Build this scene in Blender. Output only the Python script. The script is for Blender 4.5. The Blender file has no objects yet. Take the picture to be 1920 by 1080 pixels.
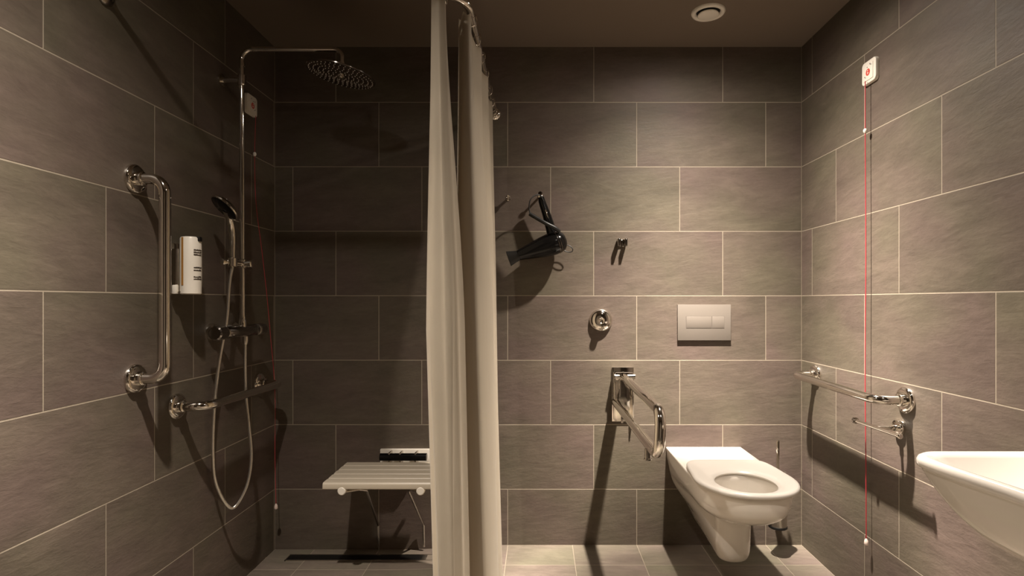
import bpy, bmesh, math, random
from mathutils import Vector, Matrix
random.seed(7)
S = bpy.context.scene
C = S.collection
PI = math.pi

# ------------------------------------------------------------------ camera, world, light, exposure
F_PX, VX, VY = 1043.0, 1010.0, 564.5          # focal length and vanishing point measured in the 1920x1080 frame
H_CAM = 1.1355
cam_d = bpy.data.cameras.new('camera')
cam = bpy.data.objects.new('camera', cam_d)
C.objects.link(cam)
cam.location = (0, 0, H_CAM)
cam.rotation_euler = (PI / 2, 0, 0)
cam_d.sensor_width = 36
cam_d.lens = F_PX / 1920 * 36
cam_d.shift_x = -(VX - 960) / 1920
cam_d.shift_y = (VY - 540) / 1920
cam_d.clip_start = 0.02
S.camera = cam

W = bpy.data.worlds.new('world')
S.world = W
W.use_nodes = True
W.node_tree.nodes['Background'].inputs[0].default_value = (0.9, 0.8, 0.7, 1)
W.node_tree.nodes['Background'].inputs[1].default_value = 0.0

S.view_settings.view_transform = 'Standard'
S.view_settings.look = 'None'
S.view_settings.gamma = 1
S.view_settings.use_curve_mapping = False
S.view_settings.exposure = 0.0

XL, XR, YB, ZC, YF = -1.2286, 1.2236, 2.589, 2.318, -0.75

LIGHT_COL = (1.0, 0.885, 0.765)
# downlights: x, y, relative output; all share one reflector lamp profile (angle from straight down -> intensity)
DOWNLIGHTS = [(0.66, 2.03, 1.0), (-0.70, 1.05, 0.50), (0.72, 0.80, 0.23)]
LAMP_W = 940.0
PROFILE = [(0, .42), (5, .45), (9, .60), (12, .95), (15, 1.9), (19, 3.2), (24, 2.0), (28, 1.4), (34, .78), (41, .40), (51, .19), (62, .066), (79, .008), (88, 0)]
for i, (x, y, k) in enumerate(DOWNLIGHTS):
    ld = bpy.data.lights.new('downlight_lamp', 'SPOT')
    ld.energy = LAMP_W * k
    ld.color = LIGHT_COL
    ld.spot_size = math.radians(178)
    ld.spot_blend = 0.0
    ld.shadow_soft_size = 0.022
    ld.use_nodes = True
    ln, ll = ld.node_tree.nodes, ld.node_tree.links
    em = [n for n in ln if n.type == 'EMISSION'][0]
    ge = ln.new('ShaderNodeNewGeometry'); se = ln.new('ShaderNodeSeparateXYZ')
    ll.new(ge.outputs['Incoming'], se.inputs[0])
    def lm(op, a, b_=None):
        n = ln.new('ShaderNodeMath'); n.operation = op
        if isinstance(a, (int, float)): n.inputs[0].default_value = a
        else: ll.new(a, n.inputs[0])
        if b_ is not None: n.inputs[1].default_value = b_
        return n.outputs[0]
    ang = lm('DIVIDE', lm('ARCCOSINE', lm('MINIMUM', lm('ABSOLUTE', se.outputs[2]), 1.0)), math.radians(90))
    rp = ln.new('ShaderNodeValToRGB')
    rp.color_ramp.interpolation = 'EASE'
    els = rp.color_ramp.elements
    while len(els) > 1: els.remove(els[-1])
    for j, (dg, v) in enumerate(PROFILE):
        e = els[0] if j == 0 else els.new(dg / 90)
        e.position = dg / 90
        e.color = (v / 3, v / 3, v / 3, 1)
    rp.color_ramp.interpolation = 'LINEAR'
    ll.new(ang, rp.inputs['Fac'])
    ll.new(lm('MULTIPLY', rp.outputs['Color'], 1.0), em.inputs['Strength'])
    lo = bpy.data.objects.new('downlight_lamp', ld)
    lo.location = (x, y, ZC - 0.012)
    C.objects.link(lo)

# ------------------------------------------------------------------ helpers
def P(px, py, y):
    """world point seen at the photo pixel (px, py) at distance y in front of the camera"""
    return Vector(((px - VX) * y / F_PX, y, H_CAM - (py - VY) * y / F_PX))

def hexl(r, g, b):
    f = lambda c: ((c / 255 + 0.055) / 1.055) ** 2.4 if c > 10 else c / 255 / 12.92
    return (f(r), f(g), f(b), 1)

def new_mat(name):
    m = bpy.data.materials.new(name)
    m.use_nodes = True
    return m, m.node_tree, m.node_tree.nodes['Principled BSDF']

def simple(name, col, rough=0.5, metal=0.0, noise=0.0, nscale=8.0, bump=0.0, coat=0.0, spec=None, **kw):
    m, nt, b = new_mat(name)
    b.inputs['Base Color'].default_value = (*col[:3], 1)
    b.inputs['Roughness'].default_value = rough
    b.inputs['Metallic'].default_value = metal
    b.inputs['Coat Weight'].default_value = coat
    if spec is not None:
        b.inputs['Specular IOR Level'].default_value = spec
    for k, v in kw.items():
        b.inputs[k.replace('_', ' ')].default_value = v
    tc = nt.nodes.new('ShaderNodeTexCoord')
    n = nt.nodes.new('ShaderNodeTexNoise')
    n.inputs['Scale'].default_value = nscale
    n.inputs['Detail'].default_value = 5
    nt.links.new(tc.outputs['Object'], n.inputs['Vector'])
    mx = nt.nodes.new('ShaderNodeMix')
    mx.data_type = 'RGBA'
    mx.inputs['A'].default_value = (*[c * (1 - noise) for c in col[:3]], 1)
    mx.inputs['B'].default_value = (*[min(1, c * (1 + noise)) for c in col[:3]], 1)
    nt.links.new(n.outputs['Fac'], mx.inputs['Factor'])
    nt.links.new(mx.outputs['Result'], b.inputs['Base Color'])
    if bump:
        bp = nt.nodes.new('ShaderNodeBump')
        bp.inputs['Strength'].default_value = bump
        bp.inputs['Distance'].default_value = 0.002
        nt.links.new(n.outputs['Fac'], bp.inputs['Height'])
        nt.links.new(bp.outputs['Normal'], b.inputs['Normal'])
    return m

def tile_mat(name, uax, u_off, u_sign, tw, th, v_ax, v_off, v_sign, row_shift, edges, gscale=1.0,
             base=(0.113, 0.0905, 0.0725), grout=(0.31, 0.265, 0.205)):
    """u = u_sign*coord[uax] + u_off ; v the same. Tiles tw x th, each row shifted row_shift of a tile."""
    m, nt, b = new_mat(name)
    N, L = nt.nodes, nt.links
    def math_(op, a, b_=None, c=None):
        n = N.new('ShaderNodeMath'); n.operation = op
        for i, v in enumerate((a, b_, c)):
            if v is None: continue
            if isinstance(v, (int, float)): n.inputs[i].default_value = v
            else: L.new(v, n.inputs[i])
        return n.outputs[0]
    tc = N.new('ShaderNodeTexCoord')
    sp = N.new('ShaderNodeSeparateXYZ'); L.new(tc.outputs['Object'], sp.inputs[0])
    u = math_('MULTIPLY_ADD', sp.outputs[uax], u_sign, u_off)
    v = math_('MULTIPLY_ADD', sp.outputs[v_ax], v_sign, v_off)
    vr = math_('DIVIDE', v, th)
    row = math_('FLOOR', vr)
    ur = math_('ADD', math_('DIVIDE', u, tw), math_('MULTIPLY', row, row_shift))
    col = math_('FLOOR', ur)
    fu, fv = math_('FRACT', ur), math_('FRACT', vr)
    du = math_('MULTIPLY', math_('MINIMUM', fu, math_('SUBTRACT', 1.0, fu)), tw)
    dv = math_('MULTIPLY', math_('MINIMUM', fv, math_('SUBTRACT', 1.0, fv)), th)
    d = math_('MINIMUM', du, dv)
    for ax, pos in edges:
        d = math_('MINIMUM', d, math_('ABSOLUTE', math_('SUBTRACT', sp.outputs[ax], pos)))
    mr = N.new('ShaderNodeMapRange'); mr.interpolation_type = 'SMOOTHSTEP'
    mr.inputs['From Min'].default_value = 0.0013 * gscale
    mr.inputs['From Max'].default_value = 0.0024 * gscale
    L.new(d, mr.inputs['Value'])
    tmask = mr.outputs['Result']          # 1 on the tile, 0 on the grout
    cid = N.new('ShaderNodeCombineXYZ'); L.new(col, cid.inputs[0]); L.new(row, cid.inputs[1])
    wn = N.new('ShaderNodeTexWhiteNoise'); wn.noise_dimensions = '3D'; L.new(cid.outputs[0], wn.inputs['Vector'])
    # slate veins, long along u with a slight slope
    def vec(su, sv, shear):
        c = N.new('ShaderNodeCombineXYZ')
        L.new(math_('MULTIPLY', u, su), c.inputs[0])
        L.new(math_('MULTIPLY', math_('ADD', v, math_('MULTIPLY', u, shear)), sv), c.inputs[1])
        L.new(math_('MULTIPLY', wn.outputs['Value'], 37.0), c.inputs[2])
        return c.outputs[0]
    def noise(vv, det, rough, dist=0.0):
        n = N.new('ShaderNodeTexNoise'); n.inputs['Scale'].default_value = 1.0
        n.inputs['Detail'].default_value = det; n.inputs['Roughness'].default_value = rough
        n.inputs['Distortion'].default_value = dist
        L.new(vv, n.inputs['Vector']); return n.outputs['Fac']
    n1 = noise(vec(3.2, 9.0, -0.12), 8, 0.62, 0.6)
    n2 = noise(vec(14, 48.0, -0.10), 6, 0.65, 0.4)
    n3 = noise(vec(2.2, 2.6, 0.2), 3, 0.5)
    n4 = noise(vec(70, 110.0, 0), 3, 0.6)
    def ramp(x, a, b_, lo, hi):
        r = N.new('ShaderNodeMapRange'); r.inputs['From Min'].default_value = a; r.inputs['From Max'].default_value = b_
        r.inputs['To Min'].default_value = lo; r.inputs['To Max'].default_value = hi
        L.new(x, r.inputs['Value']); return r.outputs['Result']
    fac = math_('MULTIPLY', ramp(n1, 0.3, 0.7, 0.85, 1.15), ramp(n2, 0.3, 0.7, 0.89, 1.11))
    fac = math_('MULTIPLY', fac, ramp(n4, 0.3, 0.7, 0.96, 1.04))
    fac = math_('MULTIPLY', fac, ramp(wn.outputs['Value'], 0, 1, 0.93, 1.07))
    hue = N.new('ShaderNodeMix'); hue.data_type = 'RGBA'
    L.new(ramp(n3, 0.35, 0.65, 0, 1), hue.inputs['Factor'])
    hue.inputs['A'].default_value = (base[0] * 0.965, base[1] * 1.03, base[2] * 0.93, 1)
    hue.inputs['B'].default_value = (base[0] * 1.045, base[1] * 0.975, base[2] * 1.03, 1)
    sc = N.new('ShaderNodeVectorMath'); sc.operation = 'SCALE'
    L.new(hue.outputs['Result'], sc.inputs[0]); L.new(fac, sc.inputs['Scale'])
    mix = N.new('ShaderNodeMix'); mix.data_type = 'RGBA'
    L.new(tmask, mix.inputs['Factor'])
    mix.inputs['A'].default_value = (*grout, 1)
    L.new(sc.outputs[0], mix.inputs['B'])
    L.new(mix.outputs['Result'], b.inputs['Base Color'])
    L.new(math_('MULTIPLY_ADD', n2, 0.25, 0.42), b.inputs['Roughness'])
    b.inputs['Specular IOR Level'].default_value = 0.25
    h = math_('ADD', math_('ADD', math_('MULTIPLY', n1, 1.2), math_('MULTIPLY', n2, 0.6)), math_('MULTIPLY', n4, 0.18))
    h = math_('ADD', h, math_('MULTIPLY', tmask, 0.5))
    bp = N.new('ShaderNodeBump'); bp.inputs['Strength'].default_value = 0.8; bp.inputs['Distance'].default_value = 0.0022
    L.new(h, bp.inputs['Height']); L.new(bp.outputs['Normal'], b.inputs['Normal'])
    return m

V0 = 0.0394                                    # first wall course is a cut one, 0.2606 m high
g = 1.0
m_wall_back = tile_mat('slate_tiles_back', 0, -XL - 1.685, 1, .6, .3, 2, V0, 1, 1/3, [(0, XL), (0, XR)])
m_wall_left = tile_mat('slate_tiles_left', 1, YB - 0.61 - 1.2, -1, .6, .3, 2, V0, 1, 1/3, [(1, YB)])
m_wall_right = tile_mat('slate_tiles_right', 1, YB + 0.7, -1, .6, .3, 2, V0, 1, -1/3, [(1, YB)])
m_wall_front = tile_mat('slate_tiles_front', 0, 0.1, 1, .6, .3, 2, V0, 1, 1/3, [])
m_floor = tile_mat('slate_tiles_floor', 0, 0.143 + 6, 1, .3, .6, 1, YB - 0.196 + .6, -1, 0, [(0, XL), (0, XR), (1, YB)],
                   base=(0.168, 0.142, 0.114))
m_ceil = simple('ceiling_paint', (0.17, 0.13, 0.095), 0.8, noise=0.03, nscale=3)
m_white_paint = simple('door_paint', (0.55, 0.5, 0.43), 0.45, noise=0.02)
m_chrome = simple('chrome', (0.80, 0.76, 0.70), 0.07, 1.0, noise=0.02, nscale=30)
m_steel = simple('satin_steel', (0.62, 0.58, 0.53), 0.26, 1.0, noise=0.05, nscale=60)
m_darkchrome = simple('dark_chrome', (0.38, 0.35, 0.32), 0.12, 1.0, noise=0.03, nscale=30)
m_ceramic = simple('white_ceramic', (0.78, 0.73, 0.665), 0.16, noise=0.01, nscale=3, coat=0.6)
m_seatplastic = simple('white_seat_plastic', (0.66, 0.625, 0.575), 0.28, noise=0.01, nscale=4)
m_cream = simple('cream_plastic', (0.83, 0.78, 0.69), 0.35, noise=0.02, nscale=10)
m_bench = simple('bench_plastic', (0.50, 0.44, 0.35), 0.4, noise=0.03, nscale=10)
m_plate = simple('flush_plate_satin', (0.168, 0.147, 0.126), 0.33, noise=0.02, nscale=20)
m_black = simple('black_gloss_plastic', (0.004, 0.0037, 0.0035), 0.14, noise=0.2, nscale=20, spec=0.28)
m_rubber_gaps = simple('black_rubber_and_gaps', (0.005, 0.0045, 0.004), 0.45, noise=0.2, nscale=20)  # rubber parts, also plain black standing in for shade in gaps
m_red = simple('red_cord', (0.42, 0.028, 0.042), 0.6, noise=0.15, nscale=200)
m_redprint = simple('red_print', (0.62, 0.07, 0.05), 0.5, noise=0.05)
m_print = simple('dark_print', (0.06, 0.045, 0.035), 0.6, noise=0.1)
m_gold = simple('ochre_print', (0.42, 0.20, 0.04), 0.45, noise=0.05)
m_hose = simple('steel_hose', (0.72, 0.69, 0.64), 0.3, 1.0, noise=0.05, nscale=300, bump=0.3)
m_water = simple('toilet_water', (0.75, 0.72, 0.66), 0.03, noise=0.0)
m_groove = simple('dark_gap', (0.10, 0.085, 0.07), 0.7, noise=0.1)

# woven curtain cloth
m_cloth, nt, b = new_mat('cream_curtain_cloth')
b.inputs['Roughness'].default_value = 0.75
b.inputs['Sheen Weight'].default_value = 0.15
tc = nt.nodes.new('ShaderNodeTexCoord')
wv = nt.nodes.new('ShaderNodeTexNoise'); wv.inputs['Scale'].default_value = 6; wv.inputs['Detail'].default_value = 6
mp = nt.nodes.new('ShaderNodeMapping'); mp.inputs['Scale'].default_value = (3, 3, 0.7)
nt.links.new(tc.outputs['Object'], mp.inputs[0]); nt.links.new(mp.outputs[0], wv.inputs['Vector'])
cr = nt.nodes.new('ShaderNodeMix'); cr.data_type = 'RGBA'
cr.inputs['A'].default_value = (0.47, 0.405, 0.31, 1); cr.inputs['B'].default_value = (0.55, 0.48, 0.375, 1)
nt.links.new(wv.outputs['Fac'], cr.inputs['Factor'])
nt.links.new(cr.outputs['Result'], b.inputs['Base Color'])
bp = nt.nodes.new('ShaderNodeBump'); bp.inputs['Strength'].default_value = 0.25; bp.inputs['Distance'].default_value = 0.004
nt.links.new(wv.outputs['Fac'], bp.inputs['Height']); nt.links.new(bp.outputs['Normal'], b.inputs['Normal'])
tr = nt.nodes.new('ShaderNodeBsdfTranslucent'); tr.inputs['Color'].default_value = (0.45, 0.38, 0.28, 1)
ms = nt.nodes.new('ShaderNodeMixShader'); ms.inputs[0].default_value = 0.03
out = nt.nodes['Material Output']
nt.links.new(b.outputs[0], ms.inputs[1]); nt.links.new(tr.outputs[0], ms.inputs[2]); nt.links.new(ms.outputs[0], out.inputs['Surface'])

m_lamp, nt, b = new_mat('lamp_glow')
b.inputs['Emission Color'].default_value = (*LIGHT_COL, 1)
b.inputs['Emission Strength'].default_value = 18

# ---- mesh tools
def link(name, bm, mat, parent=None, smooth=True, angle=40, mats=None):
    me = bpy.data.meshes.new(name)
    bmesh.ops.recalc_face_normals(bm, faces=bm.faces)
    bm.to_mesh(me); bm.free()
    for mm in (mats or [mat]): me.materials.append(mm)
    o = bpy.data.objects.new(name, me)
    C.objects.link(o)
    if smooth:
        for p in me.polygons: p.use_smooth = True
        bm2 = bmesh.new(); bm2.from_mesh(me)
        ca = math.radians(angle)
        for e in bm2.edges:
            if len(e.link_faces) == 2 and e.calc_face_angle(0) > ca: e.smooth = False
        bm2.to_mesh(me); bm2.free()
    if parent is not None:
        o.parent = parent
        o.matrix_parent_inverse = Matrix.Translation(parent.location).inverted()
    return o

def tag(o, label, cat, group=None):
    o['label'] = label; o['category'] = cat
    if group: o['group'] = group
    return o

def thing(name, loc, label, cat, group=None):
    o = bpy.data.objects.new(name, None)
    o.empty_display_size = 0.03
    o.location = loc
    C.objects.link(o)
    return tag(o, label, cat, group)

def struct(o):
    o['kind'] = 'structure'; return o

def box(bm, c, s, bev=0.0, rot=None, seg=2):
    r = bmesh.ops.create_cube(bm, size=1)
    vs = r['verts']
    M = Matrix.Translation(Vector(c)) @ (rot if rot is not None else Matrix.Identity(4)) @ Matrix.Diagonal((*s, 1))
    bmesh.ops.transform(bm, matrix=M, verts=vs)
    if bev:
        es = list({e for v in vs for e in v.link_edges})
        bmesh.ops.bevel(bm, geom=es, offset=bev, segments=seg, profile=0.5, affect='EDGES')

def rot_to(d):
    d = Vector(d).normalized()
    return Vector((0, 0, 1)).rotation_difference(d).to_matrix().to_4x4()

def lathe(bm, origin, axis, prof, n=32, cap=True):
    """prof: list of (distance along the axis, radius)"""
    M = Matrix.Translation(Vector(origin)) @ rot_to(axis)
    rings = []
    for h, r in prof:
        if r < 1e-6:
            rings.append([bm.verts.new(M @ Vector((0, 0, h)))])
        else:
            rings.append([bm.verts.new(M @ Vector((r * math.cos(2*PI*i/n), r * math.sin(2*PI*i/n), h))) for i in range(n)])
    for a, b in zip(rings, rings[1:]):
        if len(a) == 1 and len(b) == 1: continue
        for i in range(n):
            j = (i + 1) % n
            if len(a) == 1: bm.faces.new((a[0], b[i], b[j]))
            elif len(b) == 1: bm.faces.new((a[i], a[j], b[0]))
            else: bm.faces.new((a[i], a[j], b[j], b[i]))
    if cap:
        for r in (rings[0], rings[-1]):
            if len(r) > 2: bm.faces.new(r)

def fillet(pts, r, n=10):
    pts = [Vector(p) for p in pts]
    out = [pts[0]]
    for i in range(1, len(pts) - 1):
        a, b, c = pts[i-1], pts[i], pts[i+1]
        u, v = (a - b), (c - b)
        rr = r[i] if isinstance(r, (list, tuple)) else r
        ang = u.angle(v)
        t = min(rr / math.tan(ang / 2), u.length * .48, v.length * .48)
        rr = t * math.tan(ang / 2)
        u.normalize(); v.normalize()
        cen = b + (u + v).normalized() * (rr / math.sin(ang / 2))
        p0, p1 = b + u * t, b + v * t
        w0, w1 = p0 - cen, p1 - cen
        tot = w0.angle(w1); ax = w0.cross(w1).normalized()
        for k in range(n + 1):
            out.append(cen + Matrix.Rotation(tot * k / n, 3, ax) @ w0)
    out.append(pts[-1])
    return out

def spline(pts, n=8):
    pts = [Vector(p) for p in pts]
    q = [2*pts[0]-pts[1]] + pts + [2*pts[-1]-pts[-2]]
    out = []
    for i in range(1, len(q) - 2):
        p0, p1, p2, p3 = q[i-1], q[i], q[i+1], q[i+2]
        for k in range(n):
            t = k / n
            out.append(0.5 * ((2*p1) + (p2-p0)*t + (2*p0-5*p1+4*p2-p3)*t*t + (3*p1-p0-3*p2+p3)*t**3))
    out.append(pts[-1])
    return out

def tube(bm, path, r, n=16, cap=True, closed=False):
    """r: a radius or a list of radii"""
    path = [Vector(p) for p in path]
    m = len(path)
    rad = (lambda i: r[i]) if isinstance(r, (list, tuple)) else (lambda i: r)
    def tan(i):
        if closed: return (path[(i+1) % m] - path[i-1]).normalized()
        return (path[min(i+1, m-1)] - path[max(i-1, 0)]).normalized()
    t = tan(0)
    ref = Vector((0, 0, 1)) if abs(t.z) < 0.9 else Vector((1, 0, 0))
    nrm = (ref - t * ref.dot(t)).normalized()
    rings = []
    for i in range(m):
        t2 = tan(i)
        nrm = (t.rotation_difference(t2) @ nrm); nrm = (nrm - t2 * nrm.dot(t2)).normalized(); t = t2
        bn = t.cross(nrm)
        rings.append([bm.verts.new(path[i] + (nrm * math.cos(2*PI*k/n) + bn * math.sin(2*PI*k/n)) * rad(i)) for k in range(n)])
    pairs = list(zip(rings, rings[1:])) + ([(rings[-1], rings[0])] if closed else [])
    for a, b in pairs:
        for k in range(n):
            j = (k + 1) % n
            bm.faces.new((a[k], a[j], b[j], b[k]))
    if cap and not closed:
        bm.faces.new(rings[0]); bm.faces.new(rings[-1])

def loft(bm, loops, cap0=False, cap1=False, closed=True):
    rings = [[bm.verts.new(p) for p in lp] for lp in loops]
    n = len(rings[0])
    for a, b in zip(rings, rings[1:]):
        for i in range(n if closed else n - 1):
            j = (i + 1) % n
            bm.faces.new((a[i], a[j], b[j], b[i]))
    if cap0: bm.faces.new(rings[0])
    if cap1: bm.faces.new(rings[-1])
    return rings

def rplate(bm, X, side, y, z, w, h, d, r, n=8):
    """rounded square plate standing d off a side wall"""
    def ring(off, dx):
        out = []
        for k, (sy, sz) in enumerate(((1, 1), (-1, 1), (-1, -1), (1, -1))):
            for i in range(n+1):
                a = k*PI/2 + (PI/2)*i/n
                out.append(Vector((X + side*dx, y + sy*(w/2-r) + (r-off)*math.cos(a), z + sz*(h/2-r) + (r-off)*math.sin(a))))
        return out
    loft(bm, [ring(0, 0), ring(0, d*.6), ring(.0012, d*.9), ring(.004, d)], True, True)

def B(): return bmesh.new()

def part(name, mat, parent, fn, **kw):
    bm = B(); fn(bm); return link(name, bm, mat, parent, **kw)

def interp(keys, z):
    """smooth (Catmull-Rom on a non-uniform key list) interpolation of tuples: keys = [(z, a, b, ..)]"""
    ks = sorted(keys)
    if z <= ks[0][0]: return ks[0][1:]
    if z >= ks[-1][0]: return ks[-1][1:]
    for i in range(len(ks) - 1):
        if ks[i][0] <= z <= ks[i+1][0]: break
    k1, k2 = ks[i], ks[i+1]
    k0 = ks[i-1] if i else k1
    k3 = ks[i+2] if i + 2 < len(ks) else k2
    h = k2[0] - k1[0]; t = (z - k1[0]) / h
    out = []
    for j in range(1, len(k1)):
        m1 = (k2[j]-k0[j])/(k2[0]-k0[0])*h if k0 is not k1 else (k2[j]-k1[j])
        m2 = (k3[j]-k1[j])/(k3[0]-k1[0])*h if k3 is not k2 else (k2[j]-k1[j])
        out.append((2*t**3-3*t**2+1)*k1[j] + (t**3-2*t**2+t)*m1 + (-2*t**3+3*t**2)*k2[j] + (t**3-t**2)*m2)
    return tuple(out)

# ------------------------------------------------------------------ the room
T = 0.12
def slab(name, lo, hi, mat):
    bm = B()
    box(bm, [(a+b)/2 for a, b in zip(lo, hi)], [b-a for a, b in zip(lo, hi)])
    return struct(link(name, bm, mat, smooth=False))

slab('wall_back', (XL-T, YB, -0.1), (XR+T, YB+T, ZC), m_wall_back)
slab('wall_left', (XL-T, YF, -0.1), (XL, YB, ZC), m_wall_left)
slab('wall_right', (XR, YF, -0.1), (XR+T, YB, ZC), m_wall_right)
slab('ceiling', (XL-T, YF-T, ZC), (XR+T, YB+T, ZC+T), m_ceil)
# front wall (behind the camera) with a door opening
DX0, DX1, DH = -0.35, 0.6, 2.08
bm = B()
box(bm, ((XL-T+DX0)/2, YF-T/2, ZC/2-.05), (DX0-XL+T, T, ZC+.1))
box(bm, ((DX1+XR+T)/2, YF-T/2, ZC/2-.05), (XR+T-DX1, T, ZC+.1))
box(bm, ((DX0+DX1)/2, YF-T/2, (DH+ZC)/2), (DX1-DX0, T, ZC-DH))
struct(link('wall_front', bm, m_wall_front, smooth=False))
bm = B(); box(bm, ((DX0+DX1)/2, YF-0.06, DH/2), (DX1-DX0-0.01, 0.045, DH-0.01), 0.002)
door = struct(link('door_1', bm, m_white_paint))
part('door_handle', m_steel, door, lambda bm: (lathe(bm, (DX0+.07, YF-.0375, 1.02), (0, 1, 0), [(0, .026), (.008, .026), (.008, .01), (.045, .01)]),
     tube(bm, fillet([(DX0+.07, YF+.0, 1.02), (DX0+.07, YF+.01, 1.02), (DX0+.19, YF+.01, 1.02)], .008), .009)))

# floor: falls 2 cm towards the channel drain in the shower corner
bm = B()
xs = [XL-T, XL, -1.15, -1.0, -.8, -.6, -.45, -.3, -.15, 0, XR, XR+T]
ys = [YF-T, 0.8, 1.2, 1.5, 1.8, 2.1, 2.35, 2.47, 2.535, YB, YB+T]
def fz(x, y):
    fx = min(1, max(0, (-.15 - x) / .45)); fy = min(1, max(0, (y - 1.2) / 1.0))
    fx = fx*fx*(3-2*fx); fy = fy*fy*(3-2*fy)
    return -0.021 * fx * fy
gv = [[bm.verts.new((x, y, fz(x, y))) for x in xs] for y in ys]
for j in range(len(ys)-1):
    for i in range(len(xs)-1):
        bm.faces.new((gv[j][i], gv[j][i+1], gv[j+1][i+1], gv[j+1][i]))
r = bmesh.ops.extrude_face_region(bm, geom=list(bm.faces))
bmesh.ops.translate(bm, vec=(0, 0, -0.06), verts=[e for e in r['geom'] if isinstance(e, bmesh.types.BMVert)])
struct(link('floor', bm, m_floor, smooth=False))

# ------------------------------------------------------------------ ceiling things
for i, (x, y, k) in enumerate(DOWNLIGHTS):
    lab = ['round recessed ceiling downlight nearest the toilet wall',
           'round recessed ceiling downlight in front of the shower',
           'round recessed ceiling downlight nearest the washbasin'][i]
    t = thing('downlight', (x, y, ZC), lab, 'ceiling light', 'recessed ceiling downlights')
    part('trim_ring', m_cream, t, lambda bm: lathe(bm, (x, y, ZC+.001), (0, 0, -1), [(0, .045), (.006, .044), (.008, .040), (.008, .034), (.001, .031)], 32, cap=False))
    part('lens', m_lamp, t, lambda bm: lathe(bm, (x, y, ZC+.001), (0, 0, -1), [(0, .031), (.003, .031), (.004, 0)], 24, cap=False))

vx, vy = 0.693, 2.274
t = thing('exhaust_valve', (vx, vy, ZC), 'round cream ventilation valve set in the ceiling above the toilet', 'vent')
part('ring', m_cream, t, lambda bm: lathe(bm, (vx, vy, ZC+.001), (0, 0, -1),
     [(0, .068), (.004, .068), (.010, .064), (.012, .058), (.010, .052), (.004, .048), (.001, .047)], 48, cap=False))
part('dark_throat', m_rubber_gaps, t, lambda bm: lathe(bm, (vx, vy, ZC+.001), (0, 0, -1), [(0, .048), (.002, .048), (.003, 0)], 40, cap=False))
part('disc', m_cream, t, lambda bm: lathe(bm, (vx, vy, ZC-.002), (0, 0, -1), [(0, .012), (.006, .012), (.008, .040), (.011, .042), (.014, .040), (.017, .02), (.018, 0)], 40, cap=False))

# ------------------------------------------------------------------ grab rails
def flange(bm, p, axis, r=.044, h=.011, neck=.021):
    lathe(bm, p, axis, [(0, r), (h*.55, r), (h, r*.93), (h+.002, r*.8), (h+.003, neck), (h+.018, neck), (h+.020, neck*.85), (h+.021, 0)], 36)

def rail(name, a, b, nrm, prot, label, r=.016, R=.055):
    a, b, nrm = Vector(a), Vector(b), Vector(nrm)
    t = thing(name, (a + b) / 2, label, 'grab rail')
    part('tube', m_chrome, t, lambda bm: tube(bm, fillet([a + nrm*.002, a + nrm*prot, b + nrm*prot, b + nrm*.002], R, 12), r, 24))
    for p in (a, b):
        part('flange', m_chrome, t, lambda bm: flange(bm, p, nrm))
    return t
rail('grab_rail', (XL, 1.69, 1.507), (XL, 1.69, .900), (1, 0, 0), .093, 'upright chrome grab rail on the left wall', R=.07)
rail('grab_rail', (XL, 1.884, .779), (XL, 2.44, .775), (1, 0, 0), .10, 'horizontal chrome grab rail behind the shower hose', R=.06)
rail('grab_rail', (XR, 2.454, .812), (XR, 1.85, .806), (-1, 0, 0), .10, 'horizontal chrome grab rail on the right wall beside the toilet', R=.06)

# ------------------------------------------------------------------ shower column
RY = 2.153
RXc = -1.146
t = thing('shower_column', (XL, RY, 1.02), 'chrome shower column with overhead rain head on the left wall', 'shower')
pipe = part('riser_pipe', m_chrome, t, lambda bm: tube(bm, fillet([(RXc, RY, 1.03), (RXc-.004, RY, 2.111), (-.762, RY, 2.108), (-.762, RY, 2.045)], [0, .045, .045, 0], 14), .0095, 20))
part('wall_bracket', m_chrome, t, lambda bm: (lathe(bm, (XL, RY, 1.99), (1, 0, 0), [(0, .024), (.006, .024), (.008, .011), (.09, .011), (.092, .008)], 28),
     lathe(bm, (RXc-.003, RY, 1.97), (0, 0, 1), [(0, .013), (.002, .015), (.038, .015), (.04, .013)], 24)))
part('pipe_joint', m_chrome, t, lambda bm: (lathe(bm, (RXc-.003, RY, 2.045), (0, 0, 1), [(0, .0105), (.012, .0105)], 20)))
tilt = Matrix.Rotation(math.radians(10), 4, 'Y')
ax = tilt @ Vector((0, 0, -1))
hc = Vector((-.764, RY, 2.013))
head = part('rain_head', m_darkchrome, t, lambda bm: lathe(bm, hc, ax, [(-.012, .02), (-.008, .05), (-.004, .122), (0, .129), (.003, .129), (.005, .126), (.0055, 0)], 64))
part('ball_joint', m_chrome, head, lambda bm: (lathe(bm, hc + Vector((0, 0, .034)), (0, 0, -1), [(-.012, .0), (-.012, .013), (.004, .015), (.018, .011), (.02, .0)], 24)))
part('centre_hub', m_chrome, head, lambda bm: lathe(bm, hc + ax*.005, ax, [(0, .014), (.006, .013), (.007, .009), (.010, .008), (.011, 0)], 24))
m_noz = simple('nozzle_rubber', (0.80, 0.77, 0.72), 0.35, noise=0.1)
def nozzles(bm):
    q = rot_to(ax)
    rr = [.030, .048, .066, .084, .102, .119]
    for k, r in enumerate(rr):
        n = int(r * 2 * PI / .0175)
        for i in range(n):
            a = 2*PI*i/n + k*.37
            p = hc + q @ Vector((r*math.cos(a), r*math.sin(a), .0054))
            lathe(bm, p, ax, [(0, .0020), (.002, .0015), (.0022, 0)], 6, cap=False)
nz = part('nozzles', m_noz, head, nozzles); nz['kind'] = 'stuff'

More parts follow.
